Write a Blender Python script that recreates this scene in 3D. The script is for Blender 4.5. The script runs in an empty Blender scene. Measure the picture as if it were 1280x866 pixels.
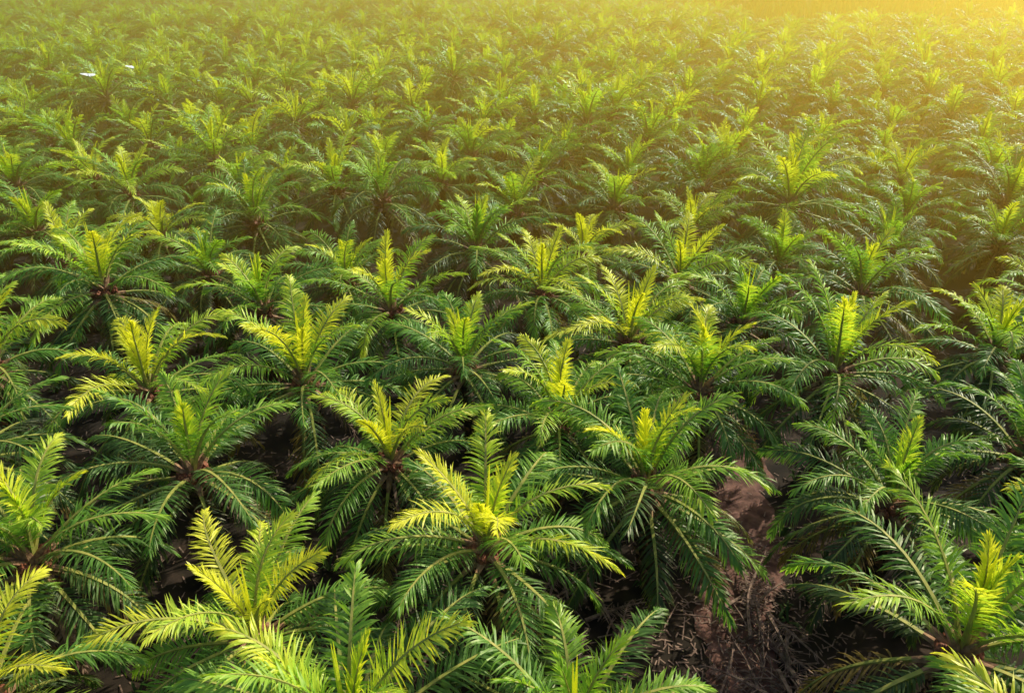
import bpy, math, random
import numpy as np
from mathutils import Vector, Matrix
rng = np.random.default_rng(7)
random.seed(7)
scene = bpy.context.scene
R = math.radians

# ---------------------------------------------------------------- materials
def new_mat(name):
    m = bpy.data.materials.new(name); m.use_nodes = True
    nt = m.node_tree; nt.nodes.clear()
    return m, nt, nt.nodes, nt.links

def leaf_material():
    m, nt, N, L = new_mat("palm_leaf")
    out = N.new("ShaderNodeOutputMaterial")
    at = N.new("ShaderNodeAttribute"); at.attribute_name = "tone"
    sep = N.new("ShaderNodeSeparateColor"); L.new(at.outputs["Color"], sep.inputs[0])
    oi = N.new("ShaderNodeObjectInfo")
    ramp = N.new("ShaderNodeValToRGB")
    e = ramp.color_ramp.elements  # leaf age colours; sunlit upper and shaded lower fronds painted into the contrast
    e[0].position = 0.0; e[0].color = (0.055, 0.085, 0.036, 1)
    e[1].position = 1.0; e[1].color = (0.72, 0.76, 0.08, 1)
    for p, c in ((0.30, (0.080, 0.165, 0.048, 1)), (0.55, (0.145, 0.340, 0.062, 1)), (0.78, (0.37, 0.60, 0.07, 1))):
        x = e.new(p); x.color = c
    a1 = N.new("ShaderNodeMath"); a1.operation = 'MULTIPLY_ADD'
    L.new(sep.outputs[2], a1.inputs[0]); a1.inputs[1].default_value = 0.16; L.new(sep.outputs[0], a1.inputs[2])
    a2 = N.new("ShaderNodeMath"); a2.operation = 'MULTIPLY_ADD'
    L.new(oi.outputs["Random"], a2.inputs[0]); a2.inputs[1].default_value = 0.26; L.new(a1.outputs[0], a2.inputs[2])
    a3 = N.new("ShaderNodeMath"); a3.operation = 'SUBTRACT'; L.new(a2.outputs[0], a3.inputs[0]); a3.inputs[1].default_value = 0.17
    L.new(a3.outputs[0], ramp.inputs[0])
    mixb = N.new("ShaderNodeMix"); mixb.data_type = 'RGBA'
    L.new(sep.outputs[1], mixb.inputs[0]); L.new(ramp.outputs[0], mixb.inputs[6])
    mixb.inputs[7].default_value = (0.30, 0.20, 0.06, 1)
    col = mixb.outputs[2]
    p = N.new("ShaderNodeBsdfPrincipled")
    L.new(col, p.inputs["Base Color"]); p.inputs["Roughness"].default_value = 0.43
    p.inputs["Specular IOR Level"].default_value = 0.5
    tr = N.new("ShaderNodeBsdfTranslucent")
    tc = N.new("ShaderNodeMix"); tc.data_type = 'RGBA'; tc.blend_type = 'MULTIPLY'; tc.inputs[0].default_value = 1
    L.new(col, tc.inputs[6]); tc.inputs[7].default_value = (1.6, 1.5, 0.7, 1)
    L.new(tc.outputs[2], tr.inputs[0])
    ms = N.new("ShaderNodeMixShader"); ms.inputs[0].default_value = 0.40
    L.new(p.outputs[0], ms.inputs[1]); L.new(tr.outputs[0], ms.inputs[2])
    L.new(ms.outputs[0], out.inputs[0])
    return m

def noise_mat(name, c1, c2, scale, rough=0.85, detail=6, bump=0.3, coord="Object", c3=None):
    m, nt, N, L = new_mat(name)
    out = N.new("ShaderNodeOutputMaterial")
    tc = N.new("ShaderNodeTexCoord")
    no = N.new("ShaderNodeTexNoise"); no.inputs["Scale"].default_value = scale; no.inputs["Detail"].default_value = detail
    L.new(tc.outputs[coord], no.inputs["Vector"])
    ra = N.new("ShaderNodeValToRGB"); e = ra.color_ramp.elements
    e[0].position = 0.32; e[0].color = (*c1, 1); e[1].position = 0.68; e[1].color = (*c2, 1)
    if c3: x = e.new(0.5); x.color = (*c3, 1)
    L.new(no.outputs[0], ra.inputs[0])
    p = N.new("ShaderNodeBsdfPrincipled"); p.inputs["Roughness"].default_value = rough
    p.inputs["Specular IOR Level"].default_value = 0.25
    L.new(ra.outputs[0], p.inputs["Base Color"])
    if bump:
        b = N.new("ShaderNodeBump"); b.inputs["Strength"].default_value = bump; b.inputs["Distance"].default_value = 0.1
        L.new(no.outputs[0], b.inputs["Height"]); L.new(b.outputs[0], p.inputs["Normal"])
    L.new(p.outputs[0], out.inputs[0])
    return m

M_leaf = leaf_material()
M_rachis = noise_mat("palm_rachis", (0.20, 0.26, 0.06), (0.42, 0.40, 0.11), 3, 0.6, bump=0)
M_trunk = noise_mat("palm_trunk", (0.035, 0.025, 0.018), (0.13, 0.09, 0.055), 6, 0.9, bump=0.6)
M_boot = noise_mat("leaf_base", (0.17, 0.095, 0.06), (0.40, 0.25, 0.16), 7, 0.8, bump=0.4)
M_fruit = noise_mat("fruit_bunch", (0.09, 0.03, 0.02), (0.34, 0.13, 0.08), 14, 0.6, bump=0.6)
M_dead = noise_mat("dead_frond", (0.12, 0.075, 0.065), (0.40, 0.27, 0.23), 5, 0.9, bump=0)
M_soil = noise_mat("soil", (0.016, 0.012, 0.010), (0.070, 0.045, 0.036), 0.5, 0.95, detail=12, bump=0.8, c3=(0.032, 0.023, 0.018))
M_path = noise_mat("dirt_path", (0.07, 0.034, 0.030), (0.32, 0.165, 0.14), 1.6, 0.95, detail=12, bump=1.0)
M_field = noise_mat("field_grass", (0.30, 0.26, 0.10), (0.52, 0.42, 0.20), 0.12, 0.95, detail=10)
M_white = noise_mat("white_feathers", (0.72, 0.72, 0.70), (0.82, 0.82, 0.80), 8, 0.7, bump=0)
M_under = noise_mat("undergrowth_leaf", (0.030, 0.06, 0.02), (0.07, 0.12, 0.03), 2, 0.6, bump=0)

# ---------------------------------------------------------------- mesh builder
class MB:
    def __init__(s): s.v=[]; s.t=[]; s.q=[]; s.tri=[]; s.qm=[]; s.tm=[]; s.n=0
    def add(s, v, tone):
        v=np.asarray(v,float).reshape(-1,3); tone=np.asarray(tone,float).reshape(-1,3)
        if len(tone)==1: tone=np.repeat(tone,len(v),0)
        s.v.append(v); s.t.append(tone); o=s.n; s.n+=len(v); return o
    def quads(s, q, m): q=np.asarray(q,int).reshape(-1,4); s.q.append(q); s.qm.append(np.full(len(q),m))
    def tris(s, q, m): q=np.asarray(q,int).reshape(-1,3); s.tri.append(q); s.tm.append(np.full(len(q),m))
    def mesh(s, name, mats, smooth=False):
        V=np.concatenate(s.v); T=np.concatenate(s.t)
        Q=np.concatenate(s.q) if s.q else np.zeros((0,4),int); K=np.concatenate(s.tri) if s.tri else np.zeros((0,3),int)
        mi=np.concatenate((s.qm+s.tm)) if (s.qm or s.tm) else np.zeros(0)
        me=bpy.data.meshes.new(name)
        me.vertices.add(len(V)); me.vertices.foreach_set("co", V.ravel())
        nl=Q.size+K.size; me.loops.add(nl)
        me.loops.foreach_set("vertex_index", np.concatenate([Q.ravel(),K.ravel()]).astype(np.int32))
        me.polygons.add(len(Q)+len(K))
        ls=np.concatenate([np.arange(len(Q))*4, Q.size+np.arange(len(K))*3]).astype(np.int32)
        me.polygons.foreach_set("loop_start", ls)
        me.polygons.foreach_set("material_index", mi.astype(np.int32))
        me.polygons.foreach_set("use_smooth", np.full(len(mi), smooth))
        for m in mats: me.materials.append(m)
        ca=me.color_attributes.new("tone",'FLOAT_COLOR','POINT')
        ca.data.foreach_set("color", np.concatenate([T,np.ones((len(T),1))],1).ravel())
        me.update(calc_edges=True); me.validate()
        return me

def norm(a): return a/np.maximum(np.linalg.norm(a,axis=-1,keepdims=True),1e-9)

def tube(mb, P, rad, mat, tone, k=4, sx=1.0):
    P=np.asarray(P,float); n=len(P); T=norm(np.gradient(P,axis=0))
    ref=np.array([0,0,1.0]) if abs(T[0,2])<0.95 else np.array([1.0,0,0])
    S=norm(np.cross(T,ref)); U=np.cross(S,T)
    a=np.arange(k)*2*math.pi/k+math.pi/4
    V=P[:,None]+ (S[:,None]*np.cos(a)[None,:,None]*sx + U[:,None]*np.sin(a)[None,:,None])*np.asarray(rad)[:,None,None]
    o=mb.add(V.reshape(-1,3),tone)
    i,j=np.meshgrid(np.arange(n-1),np.arange(k),indexing='ij'); j2=(j+1)%k
    mb.quads(np.stack([o+i*k+j,o+i*k+j2,o+(i+1)*k+j2,o+(i+1)*k+j],-1),mat)

def frond(mb, base, az, elev, L, droop, youth, brown, r, nleaf=66, lmax=0.95, closed=0.0, lw=0.055, leafmat=0, rachmat=1, roll=None, n=14, boot=None):
    s=np.linspace(0,1,n)
    th=elev-droop*(0.30*s+0.70*s**1.8)
    side_bend=r.normal(0,0.20)
    azs=az+side_bend*s**2
    d=np.stack([np.cos(th)*np.cos(azs),np.cos(th)*np.sin(azs),np.sin(th)],1)
    P=base+np.concatenate([[np.zeros(3)],np.cumsum((d[1:]+d[:-1])/2*(L/(n-1)),0)])
    T=norm(np.gradient(P,axis=0))
    Sd=norm(np.stack([-np.sin(azs),np.cos(azs),0*azs],1))
    U=norm(np.cross(T,Sd)); U=np.where((U[:,2:3]<-0.2)&(np.cos(th)[:,None]>0.3),-U,U)
    if roll is None: roll=r.normal(0,0.40)
    rl=(roll*s)[:,None]
    S2=Sd*np.cos(rl)+U*np.sin(rl); U2=-Sd*np.sin(rl)+U*np.cos(rl)
    tube(mb,P,0.062*(1-s)**0.9+0.010,rachmat,[youth,brown,0.5],4,1.4)
    if boot is not None:
        d0=norm(P[1]-P[0]); tube(mb,[P[0]-d0*0.15,P[0]+d0*0.2,P[0]+d0*0.7],[0.15,0.115,0.06],boot,[0,0,0],5,1.3)
    sp=np.linspace(0.16,1.0,nleaf)+r.normal(0,0.003,nleaf); sp=np.clip(sp,0,1)
    def itp(A): return np.stack([np.interp(sp,s,A[:,c]) for c in range(3)],1)
    Pi,Ti,Si,Ui=itp(P),norm(itp(T)),norm(itp(S2)),norm(itp(U2))
    prof=np.interp(sp,[0.15,0.25,0.42,0.65,0.85,1.0],[0.32,0.76,1.0,0.97,0.76,0.45])
    fwd=np.radians(np.interp(sp,[0.1,0.4,0.75,1],[76,60,48,20]))
    fwd=fwd*(1-0.72*closed)
    for sg in (-1,1):
        keep=r.random(nleaf)>(0.05+0.25*brown)
        m=int(keep.sum())
        f=fwd[keep]+r.normal(0,0.10,m)
        til=np.where(r.random(m)<0.5,-0.04,0.28)+r.normal(0,0.12,m)+0.25*youth
        ll=lmax*prof[keep]*r.uniform(0.84,1.12,m)
        side=Si[keep]*sg*np.cos(til)[:,None]+Ui[keep]*np.sin(til)[:,None]
        D=norm(Ti[keep]*np.cos(f)[:,None]+side*np.sin(f)[:,None])
        base_=Pi[keep]
        st=[0,0.33,0.68,1.0]; pts=[base_]; cur=base_; grav=(0.42+0.40*(1-youth))*r.uniform(0.5,1.45,m)*(1-0.5*closed)
        dirs=[D]
        for k in range(3):
            g=(0.30,0.65,1.20)[k]*grav
            dd=norm(D+np.array([0,0,-1.0])*g[:,None]); dirs.append(dd)
            cur=cur+dd*(ll*(st[k+1]-st[k]))[:,None]; pts.append(cur)
        Tk=Ti[keep]
        wprof=[0.6,1.0,0.75]
        rows=[]
        for k in range(3):
            dd=dirs[k+1]; W=norm(Tk-(Tk*dd).sum(1,keepdims=True)*dd)
            tw=r.normal(0,0.35,m)[:,None]; W=norm(W+np.cross(dd,W)*tw)
            h=lw*0.5*wprof[k]*(0.8+0.4*r.random(m))
            rows.append(pts[k]-W*h[:,None]); rows.append(pts[k]+W*h[:,None])
        rows.append(pts[3])
        V=np.stack(rows,1)
        rnd=r.random(m)
        tb=np.clip(brown+np.array([0,0,0,0,0.03,0.03,0.3])[None]*(1.2-youth)+0*rnd[:,None],0,1)
        yy=np.clip(youth+0.24*(sp[keep]-0.45),0,1)
        tone=np.stack([np.repeat(yy[:,None],7,1),tb,np.repeat(rnd[:,None],7,1)],-1)
        o=mb.add(V.reshape(-1,3),tone.reshape(-1,3)); b=o+np.arange(m)*7
        mb.quads(np.concatenate([np.stack([b,b+1,b+3,b+2],1),np.stack([b+2,b+3,b+5,b+4],1)]),leafmat)
        mb.tris(np.stack([b+4,b+5,b+6],1),leafmat)
    return P

def blob(mb, c, rx, rz, mat, r, bump=0.15):
    nu,nv=9,6; V=[]
    for i in range(nv+1):
        ph=math.pi*i/nv
        for j in range(nu):
            a=2*math.pi*j/nu; k=1+r.normal(0,bump)
            V.append((c[0]+rx*k*math.sin(ph)*math.cos(a),c[1]+rx*k*math.sin(ph)*math.sin(a),c[2]+rz*k*math.cos(ph)))
    o=mb.add(V,[0.3,0.3,0.5])
    mb.quads([(o+i*nu+j,o+i*nu+(j+1)%nu,o+(i+1)*nu+(j+1)%nu,o+(i+1)*nu+j) for i in range(nv) for j in range(nu)],mat)

PALM_MATS=[M_leaf,M_rachis,M_trunk,M_boot,M_fruit,M_dead]
def make_palm(seed, H=5.0, nf=36, L0=4.5, spread=1.0, lod=0, erect=0.0, ymax=1.0):
    r=np.random.default_rng(seed); mb=MB()
    nl,lw_=(56,0.066) if lod==0 else (28,0.115)
    z=np.linspace(-0.3,H,9); lean=r.normal(0,0.25,2)
    P=np.stack([lean[0]*(z/H-1)**2,lean[1]*(z/H-1)**2,z],1)
    tube(mb,P,np.interp(z,[0,0.6,H*0.8,H],[0.48,0.36,0.36,0.26]),2,[0,0,0],10 if lod==0 else 6)
    for i in range(60 if lod==0 else 12):
        hz=H*(0.12+0.86*i/(60 if lod==0 else 12)); a=i*2.39996; c=np.array([lean[0]*(hz/H-1)**2,lean[1]*(hz/H-1)**2,hz])
        o_=np.array([math.cos(a),math.sin(a),0]); 
        tube(mb,[c+o_*0.26,c+o_*0.42+[0,0,0.10],c+o_*0.52+[0,0,0.30]],[0.11,0.09,0.05],3 if r.random()<0.6 else 2,[0,0,0],4,1.3)
    top=np.array([0,0,H])
    az0=r.random()*6.28
    bias=r.normal(0,1,2)*0.08
    for i in range(nf):
        q=i/(nf-1)
        az=az0+i*2.39996+r.normal(0,0.18)
        elev=R(np.interp(q,[0,0.10,0.30,0.55,1],[86,70+erect*0.6,46+erect,13+erect,-36]))+r.normal(0,0.11)+bias[0]*math.cos(az)+bias[1]*math.sin(az)
        L=L0*np.interp(q,[0,0.08,0.22,1],[0.58,0.78,0.98,0.96])*r.uniform(0.86,1.10)
        droop=np.interp(q,[0,0.12,0.4,0.7,1],[0.45,1.15,1.35,1.05,0.7])*r.uniform(0.7,1.3)*spread
        youth=float(np.clip(np.interp(q,[0,0.08,0.22,0.45,1],[1.0,0.88,0.68,0.45,0.05])*ymax+r.normal(0,0.12),0,1))
        brown=0.0
        if q>0.8 and r.random()<0.4: brown=r.uniform(0.2,0.9)
        b=top+np.array([math.cos(az),math.sin(az),0])*np.interp(q,[0,1],[0.05,0.36])+[0,0,np.interp(q,[0,1],[0.35,-0.45])]
        closed=float(np.interp(q,[0,0.05,0.12],[0.75,0.4,0.0]))
        frond(mb,b,az,elev,L,droop,youth,brown,r,closed=closed,lmax=0.92*np.interp(q,[0,0.1,0.3],[0.7,0.85,1]),nleaf=nl,lw=lw_,n=14 if lod==0 else 8,boot=3 if q>0.15 else None)
    for k in range(2):
        a=r.random()*6.28; p=[top+[0.03*math.cos(a)*j,0.03*math.sin(a)*j,0.4+j*0.6] for j in range(6)]
        tube(mb,p,[0.05,0.055,0.05,0.04,0.03,0.008],0,[1,0,0.6],5)
    for k in range(int(r.integers(1,4))):
        az=r.random()*6.28
        b=top+np.array([math.cos(az)*.36,math.sin(az)*.36,-0.6])
        frond(mb,b,az,R(-48),L0*0.72,0.6,0.1,1.0,r,nleaf=36 if lod==0 else 16,lmax=0.6,leafmat=5,rachmat=5,n=8)
    if lod==0:
        for k in range(8):
            a=az0+k*0.8; c=top+np.array([math.cos(a)*0.46,math.sin(a)*0.46,0.0+r.normal(0,0.12)])
            blob(mb,c,0.18,0.23,4,r)
    return mb.mesh("oil_palm_mesh",PALM_MATS)

palms=[];lows=[]
for i in range(12):
    r=np.random.default_rng(100+i)
    kw=dict(H=5.0+float(r.normal(0,0.35)),nf=int(r.integers(27,34)),L0=float(r.uniform(4.6,5.3)),spread=float(r.uniform(0.8,1.2)),erect=float(r.uniform(-6,14)),ymax=float(r.uniform(0.78,1.08)))
    palms.append(make_palm(300+i,**kw)); lows.append(make_palm(500+i,lod=1,**kw))

# ---------------------------------------------------------------- planting
hand=[(5.44,22.66),(13.6,21.6),(-.85,18.7),(-4.84,24.6),(1.84,27.0),(14.1,29.5),(-7.46,16.4),(-1.98,31.9),(-9.35,30.6),(19.9,24.5),
(11.4,35.1),(2.2,39.4),(5.9,33.9),(-4.2,12.4),(1.6,13.0),(11.9,14.6),(-14.0,13.6),(-12.1,23.2),(-16,29.4),(18.8,17.0),(19.9,39.9),(23.0,32.6),
(-5.8,37.4),(-13.2,37.4),(-21.0,36.5),(-23.4,30.4),(-9.9,43.3),(-2.4,45.1),(-18.2,43.9),(-20.4,23.7),(-15.6,18.8),(8.3,28.6)]
def place(me,x,y,name,parent=None,s=1.0):
    o=bpy.data.objects.new(name,me); scene.collection.objects.link(o)
    o.location=(x,y,0); o.rotation_euler=(rng.normal(0,0.05),rng.normal(0,0.05),rng.random()*6.283); o.scale=(s,s,s*rng.uniform(0.92,1.10))
    if parent: o.parent=parent
    return o
order=[int(k) for k in rng.integers(0,12,len(hand))]
for i,(x,y) in enumerate(hand):
    place(palms[order[i]],x,y,"oil_palm",s=float(rng.uniform(0.90,1.06)))
far=bpy.data.objects.new("distant_palm_plantation",None); scene.collection.objects.link(far)
belt=bpy.data.objects.new("distant_tree_line",None); scene.collection.objects.link(belt)
H2=np.array(hand)
sp=8.0; dy=sp*0.866; ang=R(9); ca,sa=math.cos(ang),math.sin(ang); cnt=0
for j in range(-60,90):
    for i in range(-75,75):
        gx=(i+0.5*(j%2))*sp; gy=j*dy
        x=gx*ca-gy*sa; y=gx*sa+gy*ca
        x+=rng.normal(0,0.65); y+=rng.normal(0,0.65)
        if y<-14 or y>430 or abs(x)>0.78*max(y,0)+26: continue
        if math.hypot(x,y)<9: continue
        dm=np.min(np.hypot(H2[:,0]-x,H2[:,1]-y))
        if dm<5.8: continue
        if y<42 and y>10 and abs(x)<0.55*y+2 and dm<6.4: continue
        if x>58 and 186<y: continue
        if rng.random()<0.02: continue
        s=float(np.clip(rng.normal(0.98,0.09),0.75,1.18))
        if y<46: place(palms[int(rng.integers(12))],x,y,"oil_palm",s=s)
        else: place((palms if y<70 else lows)[int(rng.integers(12))],x,y,"palm_tree_part",far,s)
        cnt+=1
for j in range(9):
    for i in range(50):
        x=60+i*6.0+rng.normal(0,1.2); y=220+j*7+rng.normal(0,1.0)
        o=place(lows[int(rng.integers(12))],x,y,"palm_tree_part",belt,1.15); o.scale[2]*=1.75
print("palms",cnt)

# ---------------------------------------------------------------- ground
def sheet(name,pts,z,mat):
    me=bpy.data.meshes.new(name); me.from_pydata([(x,y,z) for x,y in pts],[],[tuple(range(len(pts)))]); me.materials.append(mat)
    o=bpy.data.objects.new(name,me); scene.collection.objects.link(o); return o
sheet("ground",[(-3000,-800),(3000,-800),(3000,5000),(-3000,5000)],0,M_soil)
sheet("grass_field",[(55,188),(110,186),(260,187),(420,186),(420,220),(260,219),(120,217),(56,216)],0.004,M_field)
cl=[(5.9,6),(6.6,12),(7.6,17),(8.4,20.5),(9.6,24),(10.6,27),(11.0,32),(10.2,37)]
xs=np.interp(np.linspace(0,1,60),np.linspace(0,1,len(cl)),[c[0] for c in cl]); ys=np.interp(np.linspace(0,1,60),np.linspace(0,1,len(cl)),[c[1] for c in cl])
pv=[];pf=[]
for i in range(60):
    w1=1.4+rng.normal(0,0.16)+0.3*math.sin(i*.5); w2=1.4+rng.normal(0,0.16)+0.3*math.cos(i*.37)
    pv+=[(xs[i]-w1,ys[i],0.004),(xs[i]+w2,ys[i],0.004)]
    if i: pf.append((2*i-2,2*i-1,2*i+1,2*i))
me=bpy.data.meshes.new("dirt_path"); me.from_pydata(pv,[],pf); me.materials.append(M_path)
o=bpy.data.objects.new("dirt_path",me); scene.collection.objects.link(o)

def pile(name,cx,cy,L,W,n,seed):
    r=np.random.default_rng(seed); mb=MB()
    for i in range(n):
        x=cx+r.normal(0,W); y=cy+r.uniform(-L,L); a=r.normal(1.5,0.5)+(math.pi if r.random()<.5 else 0)
        frond(mb,np.array([x,y,0.1+abs(r.normal(0,0.2))]),a,R(r.uniform(2,14)),r.uniform(2.2,3.6),0.3,0,1,r,nleaf=26,lmax=0.5,lw=0.035,leafmat=0,rachmat=0)
    for i in range(n*4):
        x=cx+r.normal(0,W*1.3); y=cy+r.uniform(-L,L); a=r.random()*6.28; l=r.uniform(0.5,1.6); z=0.08+r.random()*0.4
        tube(mb,[(x,y,z),(x+l*math.cos(a)*.5,y+l*math.sin(a)*.5,z+.05),(x+l*math.cos(a),y+l*math.sin(a),z+r.normal(0,.07))],[.03,.03,.012],0,[0,1,.5])
    me=mb.mesh(name,[M_dead]); o=bpy.data.objects.new(name,me); scene.collection.objects.link(o)
pile("dead_frond_pile",9.2,18.6,3.2,0.7,28,1)
pile("dead_frond_pile",2.6,21.5,3.0,0.8,14,2)
pile("dead_frond_pile",-4.0,21.0,2.6,0.8,12,3)
pile("dead_frond_pile",-10.8,20.0,2.6,0.8,12,4)
mb=MB(); r=np.random.default_rng(5); n=9000
C=np.stack([r.uniform(-30,30,n),r.uniform(4,60,n),r.uniform(0.02,0.08,n)],1)
C[:1200,0]=r.uniform(5,12,1200); C[:1200,1]=r.uniform(8,26,1200)
a=r.random(n)*6.28; l=r.uniform(.15,.5,n); w=.025
D=np.stack([np.cos(a),np.sin(a),r.normal(0,.12,n)],1)*l[:,None]; W=np.stack([-np.sin(a),np.cos(a),0*a],1)*w
o=mb.add(np.stack([C-W,C+W,C+D+W,C+D-W],1).reshape(-1,3),[0,1,.5]); b=o+np.arange(n)*4
mb.quads(np.stack([b,b+1,b+2,b+3],1),0)
o=bpy.data.objects.new("leaf_litter",mb.mesh("leaf_litter",[M_dead])); scene.collection.objects.link(o)
mb=MB(); n=900
for i in range(n):
    x,y=r.uniform(-32,32),r.uniform(4,62)
    if abs(x-np.interp(y,ys,xs))<1.5: continue
    for k in range(7):
        a=r.random()*6.28; l=r.uniform(.3,.7); h=r.uniform(.2,.5); wv=np.array([-math.sin(a),math.cos(a),0])*.05; dv=np.array([math.cos(a),math.sin(a),0])*l
        p=np.array([x,y,0.0]); o=mb.add([p-wv,p+wv,p+dv*.5+wv+[0,0,h],p+dv*.5-wv+[0,0,h],p+dv+[0,0,h*.7]],[0,0,0])
        mb.quads([o,o+1,o+2,o+3],0); mb.tris([o+3,o+2,o+4],0)
o=bpy.data.objects.new("undergrowth",mb.mesh("undergrowth",[M_under])); scene.collection.objects.link(o)

# ---------------------------------------------------------------- egrets
def egret(x,y,z,rot):
    mb=MB(); t=[0,0,0]
    tube(mb,[(-.32,0,0),(-.2,0,.01),(0,0,.02),(.18,0,.03),(.28,0,.06),(.33,0,.12),(.36,0,.16),(.42,0,.17)],[.015,.06,.09,.075,.035,.028,.035,.02],0,t,8)
    tube(mb,[(.42,0,.17),(.53,0,.16)],[.014,.003],1,t,5)
    tube(mb,[(-.3,0,-.01),(-.6,0,-.03)],[.012,.008],1,t,4)
    for s in (-1,1):
        pr=[(.14,.05,-.18,.05),(.20,.30,-.16,.10),(.14,.55,-.15,.11),(-.06,.82,-.16,.06)]
        V=[]
        for (xf,yy,xb,zz) in pr: V+=[(xf,s*yy,zz),(xb-.02,s*yy,zz-.01)]
        o=mb.add(V,t); mb.quads([(o+2*i,o+2*i+1,o+2*i+3,o+2*i+2) for i in range(3)],0)
    o=bpy.data.objects.new("egret",mb.mesh("egret",[M_white,M_boot])); scene.collection.objects.link(o)
    o.location=(x,y,z); o.rotation_euler=(R(-12),R(38),rot); o.scale=(.85,.85,.85)
egret(-37.6,71.9,12.0,-0.7); egret(-35.9,76.5,12.0,-0.2)

# ---------------------------------------------------------------- light, sky, haze
AZ,EL=R(52),R(36)
world=bpy.data.worlds.new("World"); scene.world=world; world.use_nodes=True
nt=world.node_tree; bg=nt.nodes["Background"]
sky=nt.nodes.new("ShaderNodeTexSky"); sky.sky_type='NISHITA'; sky.sun_disc=False
sky.sun_elevation=EL; sky.sun_rotation=AZ; sky.dust_density=4.0; sky.ozone_density=0.8
nt.links.new(sky.outputs[0],bg.inputs[0]); bg.inputs[1].default_value=0.125
sd=bpy.data.lights.new("sun",'SUN'); sd.energy=5.0; sd.angle=R(0.5); sd.color=(1.0,0.87,0.58)
so=bpy.data.objects.new("sun",sd); scene.collection.objects.link(so)
dvec=Vector((math.sin(AZ)*math.cos(EL),math.cos(AZ)*math.cos(EL),math.sin(EL)))
so.rotation_euler=dvec.to_track_quat('Z','Y').to_euler()
m,nt2,N,L=new_mat("haze"); out=N.new("ShaderNodeOutputMaterial")
vs=N.new("ShaderNodeVolumeScatter"); vs.inputs["Color"].default_value=(1.0,0.57,0.06,1); vs.inputs["Density"].default_value=0.0092; vs.inputs["Anisotropy"].default_value=0.55
L.new(vs.outputs[0],out.inputs["Volume"])
x0,x1,y0,y1,z0,z1=-900,900,34,1500,-2,23.6
me=bpy.data.meshes.new("haze"); me.from_pydata([(x0,y0+60,z0),(x1,y0-60,z0),(x1,y1,z0),(x0,y1,z0),(x0,y0+60,z1),(x1,y0-60,z1),(x1,y1,z1),(x0,y1,z1)],[],[(0,3,2,1),(4,5,6,7),(0,1,5,4),(1,2,6,5),(2,3,7,6),(3,0,4,7)])
me.materials.append(m); o=bpy.data.objects.new("haze",me); scene.collection.objects.link(o)

cam=bpy.data.cameras.new("camera"); co=bpy.data.objects.new("camera",cam); scene.collection.objects.link(co)
co.location=(0,0,23); co.rotation_euler=(R(62),0,0); cam.sensor_width=36; cam.lens=27.2; cam.clip_end=6000; cam.clip_start=0.5
scene.camera=co
scene.view_settings.view_transform='Standard'; scene.view_settings.look='None'; scene.view_settings.exposure=0
